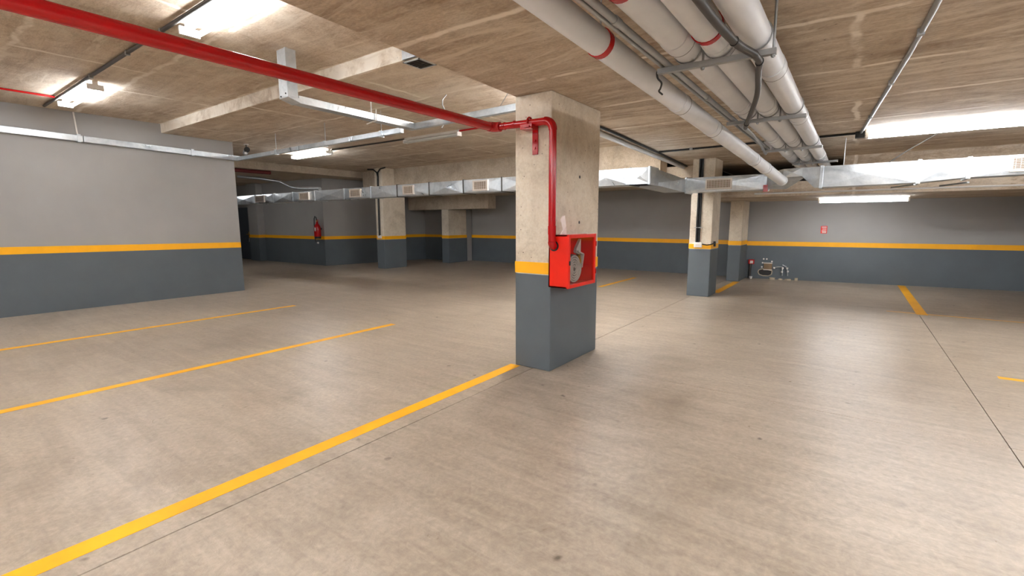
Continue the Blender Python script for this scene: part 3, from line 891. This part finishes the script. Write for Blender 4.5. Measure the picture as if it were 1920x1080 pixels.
def hanger(y0, y1, x0, x1, z, label, drop):
    t = thing('pipe_hanger', label, 'hanger', ((x0 + x1) / 2, y0, z), 'trapeze hangers under the pipe rack')
    MB().bar((x0, y0, z), (x1, y1, z), 0.035, 0.03).build('cross_bar', 'steel', t)
    for x, y in ((-0.786, (y0 + y1) / 2 + 0.012), (x1 - 0.015 if drop else -0.607, (y0 + y1) / 2 + 0.012)):
        MB().tube([(x, y, z - 0.03), (x, y, 2.71)], 0.007, 8).build('rod', 'steel', t)
        MB().tube([(x, y, z - 0.025), (x, y, z - 0.015)], 0.013, 6).build('nut', 'steel', t)
    for x in PX:
        MB().torus((x, (y0 + y1) / 2, 2.497), (0, 1, 0), 0.081, 0.004, 24, 6).build('strap', 'steel', t)
    return t


hanger(2.95, 2.97, -1.04, -0.41, 2.398, 'trapeze hanger where the black hose bends under the pipe rack', 1)
hanger(4.86, 4.87, -1.04, -0.41, 2.398, 'trapeze hanger midway along the pipe rack', 0)
hanger(7.03, 6.97, -1.04, -0.39, 2.398, 'trapeze hanger close before the air duct', 0)
hanger(8.9, 8.75, -0.88, -0.28, 2.398, 'pale trapeze hanger right above the air duct', 0)
# flexible conduit
t = thing('flexible_conduit', 'dark flexible conduit bending under the pipe rack', 'conduit', (-0.62, 3.7, 2.36))
ctrl = [(-0.605, -2, 2.41), (-0.605, 1.2, 2.41), (-0.59, 2.19, 2.40), (-0.55, 2.62, 2.375), (-0.49, 2.83, 2.357), (-0.485, 2.95, 2.352), (-0.52, 3.15, 2.352), (-0.62, 3.75, 2.352), (-0.84, 4.69, 2.352), (-0.885, 4.9, 2.352), (-0.9, 5.41, 2.358), (-0.95, 6.3, 2.36), (-1.01, 7.0, 2.36), (-1.02, 7.2, 2.43)]
MB().tube(smooth(ctrl[:5]), 0.02, 12).build('cable_run', 'darksteel', t)
MB().tube(smooth(ctrl[4:10]), 0.018, 12).build('hose', 'darksteel', t)
MB().tube(smooth(ctrl[9:]), 0.013, 10).build('tail', 'steel', t)
for p in (ctrl[3], ctrl[5], ctrl[8]):
    MB().torus(p, (0.3, 1, 0), 0.02, 0.004, 16, 6).build('cable_tie', 'black', t)
bx = MB().box(-1.08, -0.95, 7.1, 7.3, 2.43, 2.53).build('junction_box', 'pvc', None, 0.006)
tag(bx, 'pale junction box at the end of the flexible conduit', 'junction box')
MB().tube([(-1.0, 7.2, 2.53), (-1.0, 7.2, 2.71)], 0.006, 6).build('hanger_rod', 'steel', bx)
t = thing('wire_loop', 'short black wire looping from the first trapeze hanger', 'wire', (-1.05, 2.95, 2.4))
MB().tube(smooth([(-1.045, 2.95, 2.40), (-1.05, 2.96, 2.39), (-1.05, 2.98, 2.37), (-1.04, 3.02, 2.35), (-1.06, 3.06, 2.33), (-1.075, 3.08, 2.32), (-1.07, 3.13, 2.31)]), 0.006, 8).build('wire', 'black', t)

# ------------------------------------------------------------------ fire extinguisher on the alcove wall
ex, ey = -14.93, 9.19
t = thing('fire_extinguisher', 'red fire extinguisher hanging at the wall corner', 'fire extinguisher', (ex, ey, 1.0))
prof = [(0.0, 0.99), (0.1, 0.995), (0.112, 1.02), (0.112, 1.3), (0.09, 1.38), (0.045, 1.45), (0.03, 1.52)]
MB().tube([(ex, ey, z) for r, z in prof], [max(r, 0.002) for r, z in prof], 20).build('cylinder', 'red', t)
MB().tube([(ex, ey, 0.94), (ex, ey, 1.02)], 0.108, 18).build('base_ring', 'black', t)
MB().tube([(ex, ey, 1.5), (ex, ey, 1.56)], 0.024, 12).build('valve', 'brass', t)
MB().box(ex - 0.02, ex + 0.1, ey - 0.015, ey + 0.015, 1.56, 1.58).build('handle', 'red', t)
MB().box(ex - 0.02, ex + 0.09, ey - 0.012, ey + 0.012, 1.52, 1.535).build('lever', 'red', t)
MB().tube([(ex, ey, 1.54), (ex - 0.005, ey - 0.02, 1.66), (ex - 0.06, ey - 0.03, 1.70), (ex - 0.11, ey - 0.03, 1.62), (ex - 0.125, ey - 0.03, 1.42), (ex - 0.11, ey - 0.04, 1.1), (ex - 0.06, ey - 0.06, 0.86), (ex + 0.03, ey - 0.06, 0.8)], 0.016, 10).build('hose', 'black', t)
MB().tube([(ex + 0.03, ey - 0.06, 0.8), (ex + 0.1, ey - 0.06, 0.8)], [0.016, 0.03], 12).build('horn', 'white', t)
MB().box(ex + 0.02, ex + 0.07, ey - 0.118, ey - 0.10, 1.2, 1.32).build('label_plate', 'white', t)
MB().box(ex - 0.03, ex + 0.03, ey + 0.1, ey + 0.155, 1.25, 1.3).build('wall_bracket', 'black', t)

# ------------------------------------------------------------------ security camera
cp = Yp(463, 282, 5.15)
t = thing('security_camera', 'small bullet security camera above the end of the grey wall', 'camera', (cp.x, cp.y, cp.z))
MB().tube([(cp.x - 0.26, cp.y + 0.08, cp.z - 0.02), (cp.x + 0.06, cp.y - 0.03, cp.z)], 0.05, 18).build('body', 'pvc', t)
MB().tube([(cp.x + 0.055, cp.y - 0.028, cp.z), (cp.x + 0.11, cp.y - 0.047, cp.z + 0.004)], 0.056, 18).build('lens', 'black', t)
MB().tube([(cp.x - 0.04, cp.y + 0.01, cp.z + 0.03), (cp.x - 0.04, cp.y + 0.01, 3.2)], 0.014, 8).build('stem', 'darksteel', t)
MB().tube([(cp.x - 0.04, cp.y + 0.01, 3.185), (cp.x - 0.04, cp.y + 0.01, 3.2)], 0.05, 14).build('base', 'white', t)
MB().tube([(cp.x + 0.06, cp.y - 0.06, cp.z - 0.07), (cp.x + 0.09, cp.y - 0.07, cp.z - 0.07)], 0.025, 10).build('light_sensor', 'white', t)


# ------------------------------------------------------------------ things on the far wall
def wall_pt(x, z, off=0.0):        # on the face of wall_far
    tt = (x + 2.5) / 11.7
    y = 13.7 + tt * 1.5
    return Vector((x + 0.127 * off, y - 0.992 * off, z))


DW = Vector((11.7, 1.5, 0)).normalized()


def wall_quad(x0, x1, z0, z1, thick, off=0.0):
    a, b = wall_pt(x0, 0, off), wall_pt(x1, 0, off)
    a2, b2 = wall_pt(x0, 0, off + thick), wall_pt(x1, 0, off + thick)
    return MB().prism([(a2.x, a2.y), (b2.x, b2.y), (b.x, b.y), (a.x, a.y)], z0, z1)


p = Yp(1545, 431, 14.0)
t = thing('wall_sign', 'small red wall sign with white lettering lines', 'sign', tuple(wall_pt(p.x, 1.2)))
wall_quad(p.x - 0.065, p.x + 0.065, 1.195, 1.375, 0.008, 0.002).build('plate', 'cabred', t)
for k, z in enumerate((1.335, 1.29, 1.245, 1.21)):
    wall_quad(p.x - 0.045 + 0.01 * (k % 2), p.x + 0.05, z, z + 0.022, 0.003, 0.0101).build('lettering', 'white', t)
p = Yp(1499, 435, 13.9)
q = wall_pt(p.x, p.z)
o = MB().tube([q, q + Vector((0.127, -0.992, 0)) * 0.02], 0.065, 24).build('cover_plate', 'grey')
tag(o, 'round pale cover plate on the far grey wall', 'cover plate')
# alarm post, black relief for a broken opening, with box, pipe stubs
t = thing('call_point', 'red call point on a dark conduit beside the slim column', 'call point', tuple(wall_pt(-2.14, 0.04)))
MB().tube([wall_pt(-2.15, 0.02, 0.05), wall_pt(-2.15, 0.40, 0.05)], 0.03, 10).build('riser', 'darksteel', t)
wall_quad(-2.2, -2.06, 0.38, 0.50, 0.07, 0.02).build('box', 'red', t, 0.006)
wall_quad(-2.16, -2.09, 0.40, 0.47, 0.006, 0.09).build('face_plate', 'paper', t)
o = MB().tube([wall_pt(-2.12, 0.0, 0.13), wall_pt(-2.12, 0.06, 0.13)], [0.035, 0.045], 16).build('paper_cup', 'white')
tag(o, 'white cup on the floor below the red call point', 'cup')
t = thing('wall_opening_shade', 'black relief painting the dark of a broken opening in the far grey wall', 'opening', tuple(wall_pt(-1.8, 0.05)))
poly = [(-1.96, 0.17), (-1.93, 0.11), (-1.84, 0.08), (-1.72, 0.08), (-1.65, 0.12), (-1.64, 0.22), (-1.74, 0.24), (-1.82, 0.27), (-1.9, 0.25), (-1.95, 0.22)]
fr_, bk_ = [wall_pt(x, z, 0.012) for x, z in poly], [wall_pt(x, z, 0.0) for x, z in poly]
n = len(poly)
MB().add(fr_ + bk_, [tuple(range(n)), tuple(range(2 * n - 1, n - 1, -1))] + [(i, (i + 1) % n, n + (i + 1) % n, n + i) for i in range(n)]).build('painted_hole_dark', 'black', t)  # flat black relief, the darkness of the hole is painted on
for i in range(n):
    a_, b_ = wall_pt(*poly[i], 0.01), wall_pt(*poly[(i + 1) % n], 0.01)
    MB().bar(a_, b_, 0.018 + 0.01 * random.random(), 0.025, (0.1, -1, 0)).build('broken_edge', 'rubble', t)
t = thing('open_box', 'brown open electrical box above the broken opening', 'electrical box', tuple(wall_pt(-1.74, 0.22)))
wall_quad(-1.84, -1.65, 0.25, 0.41, 0.06).build('box', 'rust', t, 0.004)
wall_quad(-1.845, -1.645, 0.405, 0.425, 0.075).build('lid_edge', 'grille', t)
wall_quad(-1.845, -1.645, 0.235, 0.255, 0.075).build('lower_edge', 'grille', t)
for x, z in ((-1.87, 0.42), (-1.66, 0.46), (-1.85, 0.52), (-1.78, 0.52), (-1.88, 0.31)):
    MB().tube([wall_pt(x, z, 0.0), wall_pt(x, z, 0.05)], 0.02, 10).build('fitting', 'white', t)
t = thing('pipe_stubs', 'bent grey pipe stubs with white fittings beside the broken opening', 'pipe', tuple(wall_pt(-1.45, 0.05)))
MB().tube([wall_pt(-1.62, 0.30, 0.05), wall_pt(-1.52, 0.33, 0.05), wall_pt(-1.42, 0.33, 0.05), wall_pt(-1.41, 0.1, 0.05)], 0.016, 10).build('pipe', 'steel', t)
MB().tube([wall_pt(-1.42, 0.38, 0.05), wall_pt(-1.34, 0.34, 0.05), wall_pt(-1.30, 0.25, 0.05), wall_pt(-1.29, 0.1, 0.05)], 0.016, 10).build('pipe', 'steel', t)
for x, z in ((-1.6, 0.30), (-1.41, 0.3), (-1.42, 0.2), (-1.31, 0.3), (-1.29, 0.22)):
    MB().tube([wall_pt(x, z - 0.02, 0.05), wall_pt(x, z + 0.02, 0.05)], 0.024, 10).build('fitting', 'white', t)
for k, (x, dx, h) in enumerate(((-1.62, 0.09, 0.06), (-1.27, 0.10, 0.05), (-1.44, 0.06, 0.04), (-1.10, 0.05, 0.08))):
    c = wall_pt(x, 0, 0.12)
    pts_ = []
    nn = 7
    for i in range(nn):
        a_ = 2 * math.pi * i / nn
        r_ = dx * (0.6 + 0.4 * random.random())
        pts_.append((c.x + r_ * math.cos(a_), c.y + 0.5 * r_ * math.sin(a_)))
    o = MB().prism(pts_, 0.0, [h * (0.5 + 0.5 * random.random()) for _ in range(nn)]).build('rubble_piece', 'rubble')
    tag(o, 'pale chunk of rubble under the pipe stubs', 'rubble', 'rubble below the pipe stubs')
